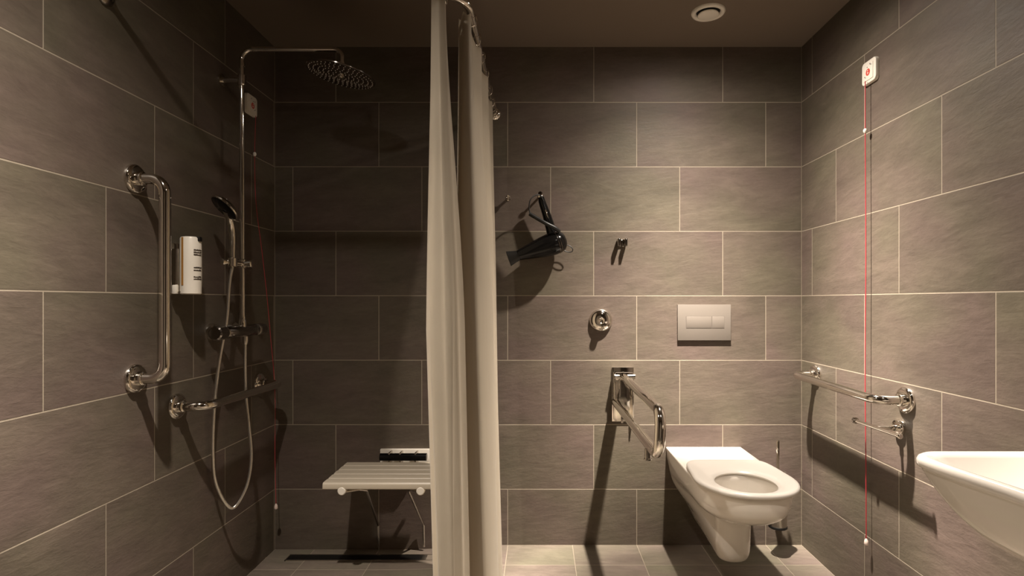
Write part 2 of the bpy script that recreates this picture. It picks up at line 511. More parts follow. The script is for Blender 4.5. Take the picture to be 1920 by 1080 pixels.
# thermostatic mixer, its axis along the wall
mz, mxx = 1.020, -1.150
mix = part('mixer_valve', m_darkchrome, t, lambda bm: lathe(bm, (mxx, 2.035, mz), (0, 1, 0), [(0, .020), (.003, .0225), (.22, .0225), (.223, .020)], 32))
part('mixer_knob', m_darkchrome, mix, lambda bm: lathe(bm, (mxx, 1.975, mz), (0, 1, 0), [(0, 0), (0, .021), (.004, .0255), (.048, .0255), (.052, .021), (.062, .019)], 28))
part('mixer_knob', m_darkchrome, mix, lambda bm: lathe(bm, (mxx, 2.256, mz), (0, 1, 0), [(0, .019), (.008, .021), (.012, .0245), (.056, .0245), (.06, .021), (.06, 0)], 28))
for yy in (2.025, 2.263):
    part('mixer_collar', m_steel, mix, lambda bm: lathe(bm, (mxx, yy-.004, mz), (0, 1, 0), [(0, .0235), (.001, .0243), (.008, .0243), (.009, .0235)], 28))
for yy in (2.085, 2.225):
    part('wall_union', m_chrome, mix, lambda bm: lathe(bm, (XL, yy, mz), (1, 0, 0), [(0, .033), (.004, .033), (.016, .030), (.018, .018), (.08, .017)], 32))
part('riser_outlet', m_chrome, mix, lambda bm: lathe(bm, (RXc, RY, mz+.015), (0, 0, 1), [(0, .014), (.025, .014), (.028, .0115), (.04, .0115)], 24))
sl = part('slider', m_chrome, t, lambda bm: (lathe(bm, (RXc-.001, RY, 1.262), (0, 0, 1), [(0, .013), (.003, .0165), (.033, .0165), (.036, .013)], 24),
     tube(bm, [(RXc, RY, 1.28), (RXc, 2.07, 1.28)], .011, 18)))
part('slider_knob', m_chrome, sl, lambda bm: lathe(bm, (RXc+.012, RY, 1.28), (1, 0, 0), [(0, .012), (.01, .012), (.012, .0155), (.024, .0155), (.027, .012), (.027, 0)], 24))
part('cradle', m_chrome, sl, lambda bm: lathe(bm, (-1.139, 2.068, 1.262), (0, 0, 1), [(0, .0125), (.002, .0165), (.032, .0175), (.034, .014)], 24))
part('cradle_knob', m_chrome, sl, lambda bm: lathe(bm, (-1.152, 2.06, 1.28), (-.5, -.86, 0), [(0, .010), (.012, .010), (.014, .013), (.022, .013), (.024, .010), (.024, 0)], 24))

# hand shower with its hose
hx, hy = -1.138, 2.068
t = thing('hand_shower', (hx, hy, 1.28), 'chrome hand shower with silver hose hanging beside the riser pipe', 'hand shower')
hp = spline([(hx, hy, 1.262), (hx, hy, 1.32), (hx+.001, hy-.002, 1.375), (hx+.003, hy-.016, 1.42), (hx+.010, hy-.045, 1.452), P(428, 392, 2.005)], 8)
nr = len(hp)
rads = [.0095 + .004*min(1, i/nr*1.6) + (.008*max(0, i/nr-.72)/.28) for i in range(nr)]
part('handle', m_chrome, t, lambda bm: tube(bm, hp, rads, 20))
hn = Vector((-.46, -.52, -.70)).normalized()
hcn = P(423, 388, 1.985)
hh = part('spray_head', m_chrome, t, lambda bm: lathe(bm, hcn - hn*.014, hn, [(-.006, .0), (-.004, .022), (.004, .042), (.012, .052), (.018, .055), (.022, .054), (.023, .051)], 40, cap=False))
part('spray_face', m_black, hh, lambda bm: lathe(bm, hcn - hn*.014, hn, [(.0215, .0515), (.0235, .049), (.024, 0)], 40, cap=False))
hose = spline([(hx, hy, 1.268), (hx-.010, hy-.003, 1.20), P(425, 600, 2.066), P(411, 680, 2.065), P(402, 760, 2.062), P(399, 850, 2.062), P(406, 910, 2.075),
               P(434, 953, 2.12), P(461, 915, 2.16), P(471, 860, 2.19), P(467, 800, 2.205), P(461, 740, 2.21), P(459.5, 680, 2.205), (-1.160, 2.20, .985)], 8)
part('hose', m_hose, t, lambda bm: tube(bm, hose, .0062, 14))
part('hose_nut', m_steel, t, lambda bm: lathe(bm, (-1.160, 2.20, .998), (0, 0, -1), [(0, .009), (.002, .0115), (.022, .0115), (.034, .0085)], 16))

# ------------------------------------------------------------------ soap dispenser
dx, dy = -1.168, 1.868
t = thing('soap_dispenser', (XL, dy, 1.157), 'white soap bottle with ochre stripe in a chrome wall bracket', 'dispenser')
bot = part('bottle', m_cream, t, lambda bm: lathe(bm, (dx, dy, 1.158), (0, 0, 1), [(0, 0), (0, .028), (.003, .0315), (.06, .0325), (.186, .0315), (.191, .029), (.193, .02), (.194, 0)], 40, cap=False))
def strip_on(bm, a0, a1, z0, z1, r=.0331):
    n = max(2, int(abs(a1-a0)/6))
    top = [Vector((dx+r*math.cos(math.radians(a0+(a1-a0)*i/n)), dy+r*math.sin(math.radians(a0+(a1-a0)*i/n)), z1)) for i in range(n+1)]
    bt = [Vector((v.x, v.y, z0)) for v in top]
    loft(bm, [bt, top], closed=False)
part('stripe', m_gold, bot, lambda bm: strip_on(bm, -112, -98, 1.188, 1.347))
random.seed(3)
for zc in (1.305, 1.297, 1.289, 1.246, 1.237, 1.215, 1.208):
    def squiggle(bm):
        a = -44
        while a < 4:
            w = random.uniform(4, 9)
            strip_on(bm, a, a+w+1.2, zc-.0014, zc+.0016+random.uniform(0, .002)); a += w
    part('printed_line', m_print, bot, squiggle)
part('pump_gap', m_rubber_gaps, bot, lambda bm: box(bm, (dx+.028, dy-.002, 1.343), (.014, .018, .016), .003))  # black block painted in for the shaded gap at the pump nozzle
part('wall_bracket', m_chrome, t, lambda bm: (box(bm, (XL+.006, dy, 1.245), (.010, .045, .17), .003), box(bm, (XL+.02, dy-.018, 1.235), (.022, .006, .15), .002),
     box(bm, (XL+.03, dy, 1.166), (.05, .05, .006), .002)))
part('foot_clip', m_cream, t, lambda bm: box(bm, (XL+.024, dy-.024, 1.174), (.016, .014, .03), .003))

# ------------------------------------------------------------------ emergency pull cords
def alarm(side, y, z, label, cord_path, bead, end, lab2):
    X = XL if side > 0 else XR
    t = thing('alarm_cord', (X, y, z), label, 'emergency pull cord')
    pl = part('wall_plate', m_cream, t, lambda bm: rplate(bm, X, side, y, z, .087, .084, .013, .015))
    part('inner_panel', m_cream, pl, lambda bm: box(bm, (X + side*.0135, y, z-.002), (.003, .058, .058), .001))
    xx = X + side*.0152
    def sym(bm):
        # nurse-call symbol: head and body in a red round field
        lathe(bm, (xx, y, z-.002), (side, 0, 0), [(-.001, .0125), (.0004, .0125), (.0004, .0)], 24, cap=False)
    part('red_call_symbol', m_redprint, pl, sym)
    def fig(bm):
        lathe(bm, (xx+side*.0006, y+.001, z+.004), (side, 0, 0), [(0, .0025), (.0003, .0)], 12, cap=False)
        box(bm, (xx+side*.0006, y+.001, z-.005), (.0004, .004, .008))
        box(bm, (xx+side*.0006, y-.003, z-.006), (.0004, .006, .002))
    part('white_figure', m_cream, pl, fig)
    for oy, oz, sy, sz in ((.018*side, .020, .004, .004), (.004, .017, .004, .003), (.020, -.014, .003, .004), (.015, -.018, .004, .002), (-.012, .024, .003, .005)):
        part('print_mark', m_print, pl, lambda bm: box(bm, (xx, y+oy, z+oz), (.0005, sy, sz)))
    part('cord', m_red, t, lambda bm: tube(bm, spline(cord_path, 6), .0017 if side < 0 else .0012, 8))
    part('bead', m_cream, t, lambda bm: lathe(bm, Vector(bead) + Vector((0, 0, -.009)), (0, 0, 1), [(0, 0), (.001, .004), (.006, .007), (.012, .007), (.017, .004), (.018, 0)], 16, cap=False))
    part('toggle', simple('clear_toggle', (0.75, 0.62, 0.55), 0.3), t, lambda bm: lathe(bm, Vector(end) + Vector((0, 0, -.022)), (0, 0, 1), [(0, 0), (0, .006), (.004, .008), (.016, .0065), (.024, .002), (.024, 0)], 16, cap=False))
cx_ = XR - .021
yb_ = 2.048
alarm(-1, 2.042, 1.978, 'emergency pull cord plate high on the right wall with long red cord',
      [(cx_, yb_, 1.945), (cx_, yb_, 1.75), (cx_+.001, yb_-.002, 1.3), (cx_-.001, yb_-.001, .9), (cx_, yb_-.004, .5), (cx_, yb_-.006, .262)],
      (cx_, yb_, 1.762), (cx_, yb_-.006, .262), '')
lc = XL + .016
alarm(1, 2.362, 1.967, 'emergency pull cord plate behind the shower riser with red cord into the corner',
      [(lc, 2.385, 1.93), P(477.5, 289, 2.385), P(480, 380, 2.39), P(491, 470, 2.42), P(501, 560, 2.44), P(508, 640, 2.455), P(513.5, 700, 2.478), P(516, 760, 2.478), P(515.5, 850, 2.478), P(517.5, 945, 2.482)],
      P(477.5, 289, 2.385), P(517.5, 945, 2.482), '')

# ------------------------------------------------------------------ fold-down shower seat
SX0, SX1, SYF, SYB, SZ = -.858, -.40, 2.208, 2.50, .413
t = thing('shower_bench', ((SX0+SX1)/2, YB, .40), 'white slatted fold-down shower seat on the back wall', 'shower seat')
def seat_slab(bm):
    prof = []
    n = 5; L_ = SYB - SYF
    top = []
    for i in range(n):
        a = SYF + L_*i/n; w = L_/n
        top += [(a+.002, SZ-.004), (a+.006, SZ), (a+w*.5, SZ+.0008), (a+w-.006, SZ), (a+w-.002, SZ-.004)]
        if i < n-1: top += [(a+w-.001, SZ-.007), (a+w+.001, SZ-.007)]
    th = .027
    pr = [(SYF, SZ-.008)] + top + [(SYB, SZ-.008), (SYB, SZ-th+.004), (SYB-.004, SZ-th), (SYF+.004, SZ-th), (SYF, SZ-th+.004)]
    a = [Vector((SX0, y, z)) for y, z in pr]; b_ = [Vector((SX1, y, z)) for y, z in pr]
    loft(bm, [a, b_], True, True)
part('seat', m_bench, t, seat_slab, angle=30)
part('wall_plate', m_cream, t, lambda bm: box(bm, ((-.734-.50)/2, YB-.008, .40), (.234, .016, .10), .003))
hg = part('hinge_tube', m_black, t, lambda bm: (tube(bm, [(-.722, 2.535, .425), (-.51, 2.535, .425)], .017, 20)))
for x in (-.68, -.63, -.56):
    part('hinge_bracket', m_steel, hg, lambda bm: box(bm, (x, 2.55, .418), (.008, .05, .055), .002))
for cxp, fx in ((640, -.740), (788, -.530)):
    c0 = P(cxp, 921.5, 2.206)
    part('end_cap', m_cream, t, lambda bm: lathe(bm, c0, (0, 1, 0), [(0, 0), (0, .0135), (.003, .0165), (.022, .0165), (.022, 0)], 28, cap=False))
    def leg(bm):
        s = 1 if fx < -.6 else -1
        tube(bm, fillet([c0 + Vector((0, .01, -.006)), c0 + Vector((s*.05, .06, -.012)), c0 + Vector((s*.07, .10, -.03)), (fx, 2.565, .105), (fx, 2.572, .0)], .02, 6), .006, 12)
    part('leg', m_steel, t, leg)
    part('arm', m_steel, t, lambda bm: tube(bm, [c0 + Vector((0, .015, .001)), (c0.x, 2.52, .383)], .008, 12))

# ------------------------------------------------------------------ channel drain
zf = -0.021
t = thing('channel_drain', (-.77, 2.50, zf), 'dark linear channel drain along the foot of the shower back wall', 'drain')
part('frame', m_steel, t, lambda bm: (box(bm, (-.745, 2.528, zf+.001), (.77, .004, .008)), box(bm, (-.745, 2.474, zf+.001), (.77, .004, .008)),
     box(bm, (-1.128, 2.501, zf+.001), (.004, .058, .008)), box(bm, (-.362, 2.501, zf+.001), (.004, .058, .008))))
part('grate', m_rubber_gaps, t, lambda bm: [box(bm, (-.745, 2.479+i*.0062, zf+.001), (.76, .0042, .005)) for i in range(8)])  # black colour stands in for the shade of the open channel gap
part('channel', m_rubber_gaps, t, lambda bm: box(bm, (-.745, 2.501, zf+.0005), (.762, .05, .003)))  # channel bed blackened likewise, shade put into the colour

# ------------------------------------------------------------------ curtain rail, rings, curtains
RZ, RX_, RYc = 2.004, -.205, 1.572
t = thing('curtain_rail', (XL, RYc, RZ), 'L-shaped chrome shower curtain rail from left wall to back wall', 'curtain rail')
part('rail', m_chrome, t, lambda bm: tube(bm, fillet([(XL+.004, RYc, RZ), (RX_, RYc, RZ), (RX_, YB-.004, RZ)], .09, 14), .0115, 20))
part('flange', m_darkchrome, t, lambda bm: lathe(bm, (XL, RYc, RZ), (1, 0, 0), [(0, .033), (.006, .033), (.012, .028), (.016, .017), (.034, .016)], 32))
part('flange', m_chrome, t, lambda bm: lathe(bm, (RX_, YB, RZ), (0, -1, 0), [(0, .030), (.006, .030), (.012, .026), (.016, .017), (.034, .016)], 32))

def ring_mesh():
    bm = B()
    pts = [Vector((.017*math.cos(a), 0, .022*math.sin(a)-.008)) for a in [2*PI*i/28 for i in range(28)]]
    tube(bm, pts, .0014, 8, closed=True)
    lathe(bm, (0, 0, -.031), (0, 0, 1), [(0, 0), (.001, .0028), (.004, .0035), (.007, .0025), (.008, 0)], 10, cap=False)
    return bm
proto = link('curtain_ring', ring_mesh(), m_chrome)
spots = [(-.262, RYc-.0, 90, 'chrome curtain ring at the near corner of the rail'),
         (-.292, RYc, 78, 'leftmost chrome curtain ring on the rail'),
         (RX_, 1.70, 12, 'chrome curtain ring nearest the camera on the long run of rail'),
         (RX_, 1.83, -20, 'second chrome curtain ring from the rail corner on the long run'),
         (RX_, 1.96, 15, 'third chrome curtain ring from the rail corner on the long run'),
         (RX_, 2.11, -14, 'fourth chrome curtain ring from the rail corner on the long run'),
         (RX_, 2.27, 10, 'fifth chrome curtain ring from the rail corner on the long run'),
         (RX_, 2.40, -22, 'chrome curtain ring second nearest the back wall'),
         (RX_, 2.46, 25, 'lone chrome curtain ring close to the back wall'),
         (RX_, 2.51, 5, 'chrome curtain ring touching the rail flange at the back wall')]
for i, (x, y, a, lab) in enumerate(spots):
    o = proto if i == 0 else proto.copy()
    if i: C.objects.link(o)
    o.location = (x, y, RZ)
    o.rotation_euler = (0, 0, math.radians(a))
    tag(o, lab, 'curtain ring', 'chrome rings on the shower curtain rail')

def cloth(name, top, mid, bot, ztop, zbot, label, nu=160, nv=60, ripple=.004, seed=1, zmid=1.3):
    """top/mid/bot: plan polylines with the same number of points; lofted downwards"""
    rnd = random.Random(seed)
    def plan(pts, t):
        sp = pts
        m = len(sp) - 1
        s = t * m; i = min(int(s), m-1); f = s - i
        p0 = sp[max(i-1, 0)]; p1 = sp[i]; p2 = sp[i+1]; p3 = sp[min(i+2, m)]
        return 0.5*((2*p1)+(p2-p0)*f+(2*p0-5*p1+4*p2-p3)*f*f+(3*p1-p0-3*p2+p3)*f**3)
    top = [Vector(p) for p in top]; mid = [Vector(p) for p in mid]; bot = [Vector(p) for p in bot]
    ph = [rnd.uniform(0, 6.28) for _ in range(4)]
    bm = B(); loops = []
    for j in range(nv+1):
        v = j/nv
        lp = []
        for i in range(nu+1):
            u = i/nu
            zt = ztop(u) if callable(ztop) else ztop
            z = zt + (zbot - zt)*v
            a, b_, c = plan(top, u), plan(mid, u), plan(bot, u)
            if z > zmid:
                f = (1.97 - z)/(1.97 - zmid); f = max(0, min(1, f)); f = f*f*(3-2*f)*.5 + f*.5
                p = a*(1-f) + b_*f
            else:
                f = (zmid - z)/(zmid - zbot); p = b_*(1-f) + c*f
            rp = ripple*(math.sin(u*27+ph[0]+z*1.2)+.5*math.sin(u*43+ph[1]-z*1.7)) * (.4+.6*min(1, v*3))
            lp.append(Vector((p.x + rp, p.y + rp*.6, z)))
        loops.append(lp)
    loft(bm, loops, closed=False)
    bmesh.ops.solidify(bm, geom=list(bm.faces), thickness=.0012)
    o = link(name, bm, m_cloth, angle=80)
    return tag(o, label, 'shower curtain')

cloth('shower_curtain',
      [(-.285, 1.605, 0), (-.304, 1.590, 0), (-.300, 1.565, 0), (-.280, 1.552, 0), (-.262, 1.565, 0), (-.268, 1.595, 0)],
      [(-.240, 1.605, 0), (-.316, 1.595, 0), (-.306, 1.55, 0), (-.262, 1.535, 0), (-.232, 1.545, 0), (-.213, 1.592, 0)],
      [(-.230, 1.605, 0), (-.290, 1.590, 0), (-.270, 1.54, 0), (-.235, 1.53, 0), (-.215, 1.55, 0), (-.190, 1.585, 0)],
      1.986, .12, 'narrow cream shower curtain hanging at the near corner of the rail', nu=90, ripple=.0022, seed=5, zmid=1.05)
cloth('shower_curtain',
      [(-.240, 1.68, 0), (-.222, 1.635, 0), (-.200, 1.650, 0), (-.215, 1.78, 0), (-.192, 1.88, 0), (-.214, 2.00, 0), (-.192, 2.12, 0), (-.213, 2.26, 0), (-.198, 2.38, 0), (-.205, 2.46, 0)],
      [(-.250, 1.71, 0), (-.235, 1.635, 0), (-.178, 1.640, 0), (-.150, 1.75, 0), (-.178, 1.88, 0), (-.190, 2.00, 0), (-.165, 2.12, 0), (-.185, 2.22, 0), (-.178, 2.32, 0), (-.185, 2.38, 0)],
      [(-.230, 1.73, 0), (-.205, 1.638, 0), (-.145, 1.638, 0), (-.118, 1.74, 0), (-.150, 1.86, 0), (-.160, 1.98, 0), (-.135, 2.08, 0), (-.170, 2.16, 0), (-.160, 2.24, 0), (-.180, 2.30, 0)],
      lambda u: 1.987 - .012*math.sin(u*9*PI)**2, .06, 'wide cream shower curtain bunched along the rail to the back wall', nu=240, ripple=.0028, seed=9, zmid=1.2)

# ------------------------------------------------------------------ back wall fittings
t = thing('towel_hook', (-.1415, YB, 1.611), 'small round chrome wall knob left of the hair dryer', 'hook')
part('stem', m_chrome, t, lambda bm: lathe(bm, (-.1415, YB, 1.611), (0, -1, 0), [(0, .010), (.003, .010), (.004, .006), (.034, .006)], 20))
part('knob', m_chrome, t, lambda bm: lathe(bm, (-.1415, YB-.032, 1.611), (0, -1, 0), [(0, .006), (.004, .0115), (.012, .0115), (.015, .009), (.013, .004), (.013, 0)], 24, cap=False))
hk = P(1013, 368, YB)
t = thing('wall_hook', hk, 'small dark wall hook carrying the hair dryer', 'hook')
part('stem', m_chrome, t, lambda bm: lathe(bm, hk, (0, -1, 0), [(0, .010), (.003, .010), (.004, .005), (.060, .005)], 20))
part('knob', m_darkchrome, t, lambda bm: lathe(bm, hk + Vector((0, -.058, 0)), (0, -1, 0), [(0, .005), (.003, .010), (.010, .010), (.013, .007), (.013, 0)], 24, cap=False))

# hair dryer
t = thing('hair_dryer', P(1020, 420, 2.51), 'black hair dryer hanging by its cord from the wall hook', 'hair dryer')
A0, A1 = P(954, 485, 2.485), P(1054, 451, 2.515)
ad = (A1 - A0); LL = ad.length
part('barrel', m_black, t, lambda bm: lathe(bm, A0, ad, [(.045, .0), (.045, .023), (.09, .032), (LL*.62, .046), (LL*.8, .052), (LL*.92, .051), (LL+.002, .043), (LL+.014, .028), (LL+.018, .012), (LL+.018, 0)], 40, cap=False))
def nozzle(bm):
    az = ad.normalized(); ay = az.cross(Vector((0, 1, 0))).normalized(); ax_ = ay.cross(az)
    q = Matrix.Translation(A0) @ Matrix((ax_, ay, az)).transposed().to_4x4()
    sec = []
    for h, a_, b_ in ((-.002, .035, .010), (.018, .029, .013), (.045, .022, .020), (.075, .0235, .0235), (.082, .0225, .0225)):
        sec.append([q @ Vector((a_*math.cos(2*PI*i/32)*0 + b_*math.cos(2*PI*i/32), a_*math.sin(2*PI*i/32), h)) for i in range(32)])
    loft(bm, sec, True, True)
nzz = part('nozzle', m_rubber_gaps, t, nozzle)
hdl = [P(1037, 445, 2.512), P(1030, 420, 2.512), P(1024, 400, 2.512), P(1017, 380, 2.512), P(1014.5, 370, 2.512)]
part('handle', m_black, t, lambda bm: tube(bm, spline(hdl, 6), [.024 - .0105*min(1, i/24) for i in range(25)], 24))
part('switch', m_chrome, t, lambda bm: box(bm, P(1026, 402, 2.494), (.006, .004, .048), .002, Matrix.Rotation(math.radians(-17), 4, 'Y')))
part('rear_grille', m_darkchrome, t, lambda bm: [tube(bm, [A0 + ad.normalized()*(LL*.90+.009*k) + rot_to(ad) @ Vector((.0505*s*math.cos(2*PI*i/32), .0508*s*math.sin(2*PI*i/32), 0)) for i in range(32)], .0016, 6, closed=True) for k, s in ((0, 1.01), (1, .97), (2, .86))])
part('folded_plug_cord', m_rubber_gaps, t, lambda bm: tube(bm, spline([P(993, 401, 2.47), P(1008, 410, 2.462), P(1024, 419, 2.455), P(1040, 427, 2.462), P(1049, 434, 2.475)], 6), .0085, 16))
part('cord', m_rubber_gaps, t, lambda bm: tube(bm, spline([P(1020, 378, 2.50), P(1012, 366, 2.49), P(1002, 367, 2.48), P(994, 376, 2.47), P(992, 390, 2.47), P(994, 401, 2.47)], 6), .0028, 10))
part('hanging_loop', m_rubber_gaps, t, lambda bm: tube(bm, [P(1064 + 10*math.cos(a), 466 + 6.5*math.sin(a) + 2.5*math.cos(a), 2.545) for a in [2*PI*i/28 for i in range(28)]], .0022, 8, closed=True))

# double robe hook
rx, rz = P(1165, 456, YB).x, P(1165, 456, YB).z
t = thing('robe_hook', (rx, YB, rz), 'small square chrome double robe hook right of the hair dryer', 'hook')
part('back_plate', m_chrome, t, lambda bm: box(bm, (rx, YB-.004, rz), (.040, .008, .034), .0015))
for s in (-1, 1):
    part('prong', m_darkchrome, t, lambda bm: (box(bm, (rx+s*.016, YB-.026, rz), (.011, .044, .034), .0012)))  # chrome toned down to imitate the dark room reflected in the prong ends

# shower/flush valve rosette
vx_, vz_ = (1126.5-VX)/402.9, H_CAM-(600.5-VY)/402.9
t = thing('round_valve', (vx_, YB, vz_), 'round polished chrome valve rosette left of the flush plate', 'valve')
part('rosette', m_chrome, t, lambda bm: lathe(bm, (vx_, YB, vz_), (0, -1, 0), [(0, .054), (.003, .054), (.012, .051), (.020, .045), (.026, .036), (.029, .024), (.029, 0)], 56, cap=False))
part('push_button', m_chrome, t, lambda bm: lathe(bm, (vx_-.002, YB-.028, vz_), (0, -1, 0), [(0, .016), (.020, .015), (.024, .013), (.021, .009), (.020, 0)], 32, cap=False))

# flush plate
fx0, fx1, fz0, fz1 = .6445, .891, .953, 1.119
fc = ((fx0+fx1)/2, (fz0+fz1)/2)
t = thing('flush_plate', (fc[0], YB, fc[1]), 'rectangular beige dual flush plate above the toilet', 'flush plate')
part('cover', m_plate, t, lambda bm: box(bm, (fc[0], YB-.006, fc[1]), (fx1-fx0, .012, fz1-fz0), .0015))
part('button_gap', m_groove, t, lambda bm: box(bm, (.7715, YB-.0119, 1.037), (.178, .001, .057)))
part('large_button', m_plate, t, lambda bm: box(bm, (.7425, YB-.0112, 1.037), (.1165, .004, .0540), .0008))
part('small_button', m_plate, t, lambda bm: box(bm, (.8315, YB-.0112, 1.037), (.0565, .004, .0545), .001))

# fold-up support rail
t = thing('support_rail', (.39, YB, .70), 'chrome fold-up support rail on a wall plate left of the toilet', 'grab rail')
part('wall_plate', m_chrome, t, lambda bm: (box(bm, (.391, YB-.004, .702), (.102, .008, .252), .002),
     box(bm, (.348, YB-.02, .70), (.006, .036, .22), .001), box(bm, (.434, YB-.016, .67), (.006, .03, .18), .001)))
part('hinge_block', m_chrome, t, lambda bm: (box(bm, (.391, YB-.028, .792), (.082, .046, .036), .005), tube(bm, [(.345, YB-.045, .79), (.44, YB-.045, .79)], .012, 16)))
part('rail_loop', m_chrome, t, lambda bm: tube(bm, fillet([(.386, YB-.03, .792), (.388, 1.765, .785), (.382, 1.765, .640), (.352, YB-.035, .672)], .055, 12), .0178, 24))
part('stay', m_chrome, t, lambda bm: tube(bm, [(.352, YB-.04, .76), (.352, YB-.04, .655)], .009, 16))
part('foot_stop', m_darkchrome, t, lambda bm: lathe(bm, (.366, 1.865, .640), (0, 0, -1), [(0, .011), (.030, .011), (.032, .013), (.036, .013), (.038, .010), (.038, 0)], 20))
part('latch_lever', m_darkchrome, t, lambda bm: (box(bm, (.366, 2.43, .640), (.012, .05, .02), .003), box(bm, (.366, 2.44, .62), (.01, .012, .04), .003)))

# ------------------------------------------------------------------ toilet
TX = .767
NP = 72
def outline(w_r, w_f, yf, rlen, z, cx=TX, yw=YB-.001, e=2.25):
    """closed plan loop: straight at the wall, sides running forward to a rounded nose"""
    pts = []
    ns = 10
    yn = yf + rlen
    side = [(w_r + (w_f-w_r)*(i/ns)**1.3, yw + (yn-yw)*i/ns) for i in range(ns)]
    nose = []
    nn = 16
    for i in range(nn+1):
        a = (PI/2)*i/nn
        nose.append((w_f*abs(math.cos(a))**(2/e), yn - rlen*abs(math.sin(a))**(2/e)))
    right = side + nose                 # from the wall on +x to the nose tip
    left = [(-x, y) for x, y in reversed(right[:-1])]
    loop = right + left
    return [Vector((cx+x, y, z)) for x, y in loop]
def toilet_body(bm):
    keys = [  # z, w_r, w_f, yf, rlen
        (.109, .030, .034, 2.200, .045),
        (.114, .036, .048, 2.174, .052),
        (.126, .044, .058, 2.154, .060),
        (.150, .056, .064, 2.142, .068),
        (.195, .078, .067, 2.136, .075),
        (.245, .112, .069, 2.132, .082),
        (.285, .136, .073, 2.120, .092),
        (.310, .147, .088, 2.080, .125),
        (.328, .152, .120, 2.010, .180),
        (.345, .157, .146, 1.958, .225),
        (.370, .162, .163, 1.922, .248),
        (.405, .169, .172, 1.904, .255),
        (.450, .174, .177, 1.896, .258),
    ]
    loops = []
    n = 56
    for i in range(n+1):
        z = .109 + (.450-.109)*i/n
        loops.append(outline(*interp(keys, z), z))
    loops.append(outline(.174, .176, 1.898, .257, .4545))
    loops.append(outline(.171, .173, 1.901, .255, .457))
    # inner rim and bowl
    N_ = len(loops[0])
    def hole(cx, cy, rx_, ry_, z):
        out = []
        for p in loops[-1]:
            pass
        ref = loops[n]
        for p in ref:
            a = math.atan2((p.y-2.06)/.25, (p.x-TX)/.18)
            out.append(Vector((cx + rx_*math.cos(a), cy + ry_*math.sin(a), z)))
        return out
    for (rx_, ry_, cy, z) in ((.125, .145, 2.045, .456), (.118, .138, 2.045, .450), (.118, .138, 2.045, .43), (.120, .138, 2.052, .405), (.108, .122, 2.068, .375), (.088, .100, 2.085, .352), (.062, .070, 2.105, .338), (.040, .045, 2.115, .330)):
        loops.append(hole(TX, cy, rx_, ry_, z))
    loft(bm, loops, True, True)
t = thing('toilet', (TX, YB, .075), 'white wall-hung toilet with raised-back open seat and no lid', 'toilet')
t['label'] = 'white wall-hung toilet with open seat and no lid'
part('bowl', m_ceramic, t, toilet_body, angle=60)
part('water', m_water, t, lambda bm: loft(bm, [[Vector((TX + .088*math.cos(a), 2.085+.100*math.sin(a), .3535)) for a in [2*PI*i/40 for i in range(40)]],
                                             [Vector((TX + .001*math.cos(a), 2.085+.001*math.sin(a), .3535)) for a in [2*PI*i/40 for i in range(40)]]], False, True))
def seat_ring(bm):
    n = 96
    def outer(off, z):
        out = []
        for i in range(n):
            a = 2*PI*i/n
            c, s = math.cos(a), math.sin(a)
            if s < 0:   # front
                w, l, e = .186-off, .200-off, 2.2
            else:
                w, l, e = .186-off, .232-off, 8.0
            x = w*math.copysign(abs(c)**(2/e), c); y = l*math.copysign(abs(s)**(2/e), s)
            if s > 0: x *= 1 - .13*(max(0, y)/.235)**1.3
            out.append(Vector((TX + x, 2.083 + y, z)))
        return out
    def inner(off, z):
        out = []
        for i in range(n):
            a = 2*PI*i/n
            c, s = math.cos(a), math.sin(a)
            out.append(Vector((TX-.006 + (.108+off)*c, 2.046 + (.122+off)*s, z)))
        return out
    z0, z1 = .459, .479
    loops = [inner(.004, z0), outer(.006, z0), outer(.001, z0+.004), outer(0, z0+.010), outer(.002, z1-.005), outer(.008, z1-.001), outer(.018, z1),
             inner(.026, z1-.001), inner(.014, z1-.0035), inner(.005, z1-.008), inner(0, z1-.014), inner(.004, z0)]
    loft(bm, loops)
st = part('seat', m_seatplastic, t, seat_ring, angle=70)
for s in (-1, 1):
    part('seat_buffer', m_groove, st, lambda bm: box(bm, (TX+s*.13, 2.15, .4585), (.02, .03, .004), .001))
    part('hinge_pin', m_steel, st, lambda bm: lathe(bm, (TX+s*.075, 2.345, .455), (0, 0, 1), [(0, .0), (0, .006), (.008, .006), (.010, 0)], 14, cap=False))

# toilet brush
bx_, by_ = 1.062, 2.47
t = thing('toilet_brush', (bx_, by_, .13), 'chrome toilet brush holder in the corner behind the toilet', 'toilet brush')
part('holder', m_steel, t, lambda bm: lathe(bm, (bx_, by_, .140), (0, 0, 1), [(0, .0), (0, .036), (.002, .038), (.235, .038), (.238, .036), (.236, .030), (.236, 0)], 40, cap=False))
part('base_rim', m_rubber_gaps, t, lambda bm: lathe(bm, (bx_, by_, .130), (0, 0, 1), [(0, .0), (0, .037), (.002, .0395), (.010, .0395), (.012, .038)], 40, cap=False))
part('wall_arm', m_chrome, t, lambda bm: (box(bm, (bx_, (by_+.037+YB)/2, .33), (.022, YB-by_-.034, .03), .003), lathe(bm, (bx_, YB, .33), (0, -1, 0), [(0, .026), (.006, .026), (.008, .02)], 24)))
part('handle', m_chrome, t, lambda bm: lathe(bm, (bx_, by_, .376), (0, 0, 1), [(0, 0), (0, .028), (.004, .028), (.006, .008), (.02, .0068), (.136, .0068), (.142, .005), (.143, 0)], 24, cap=False))

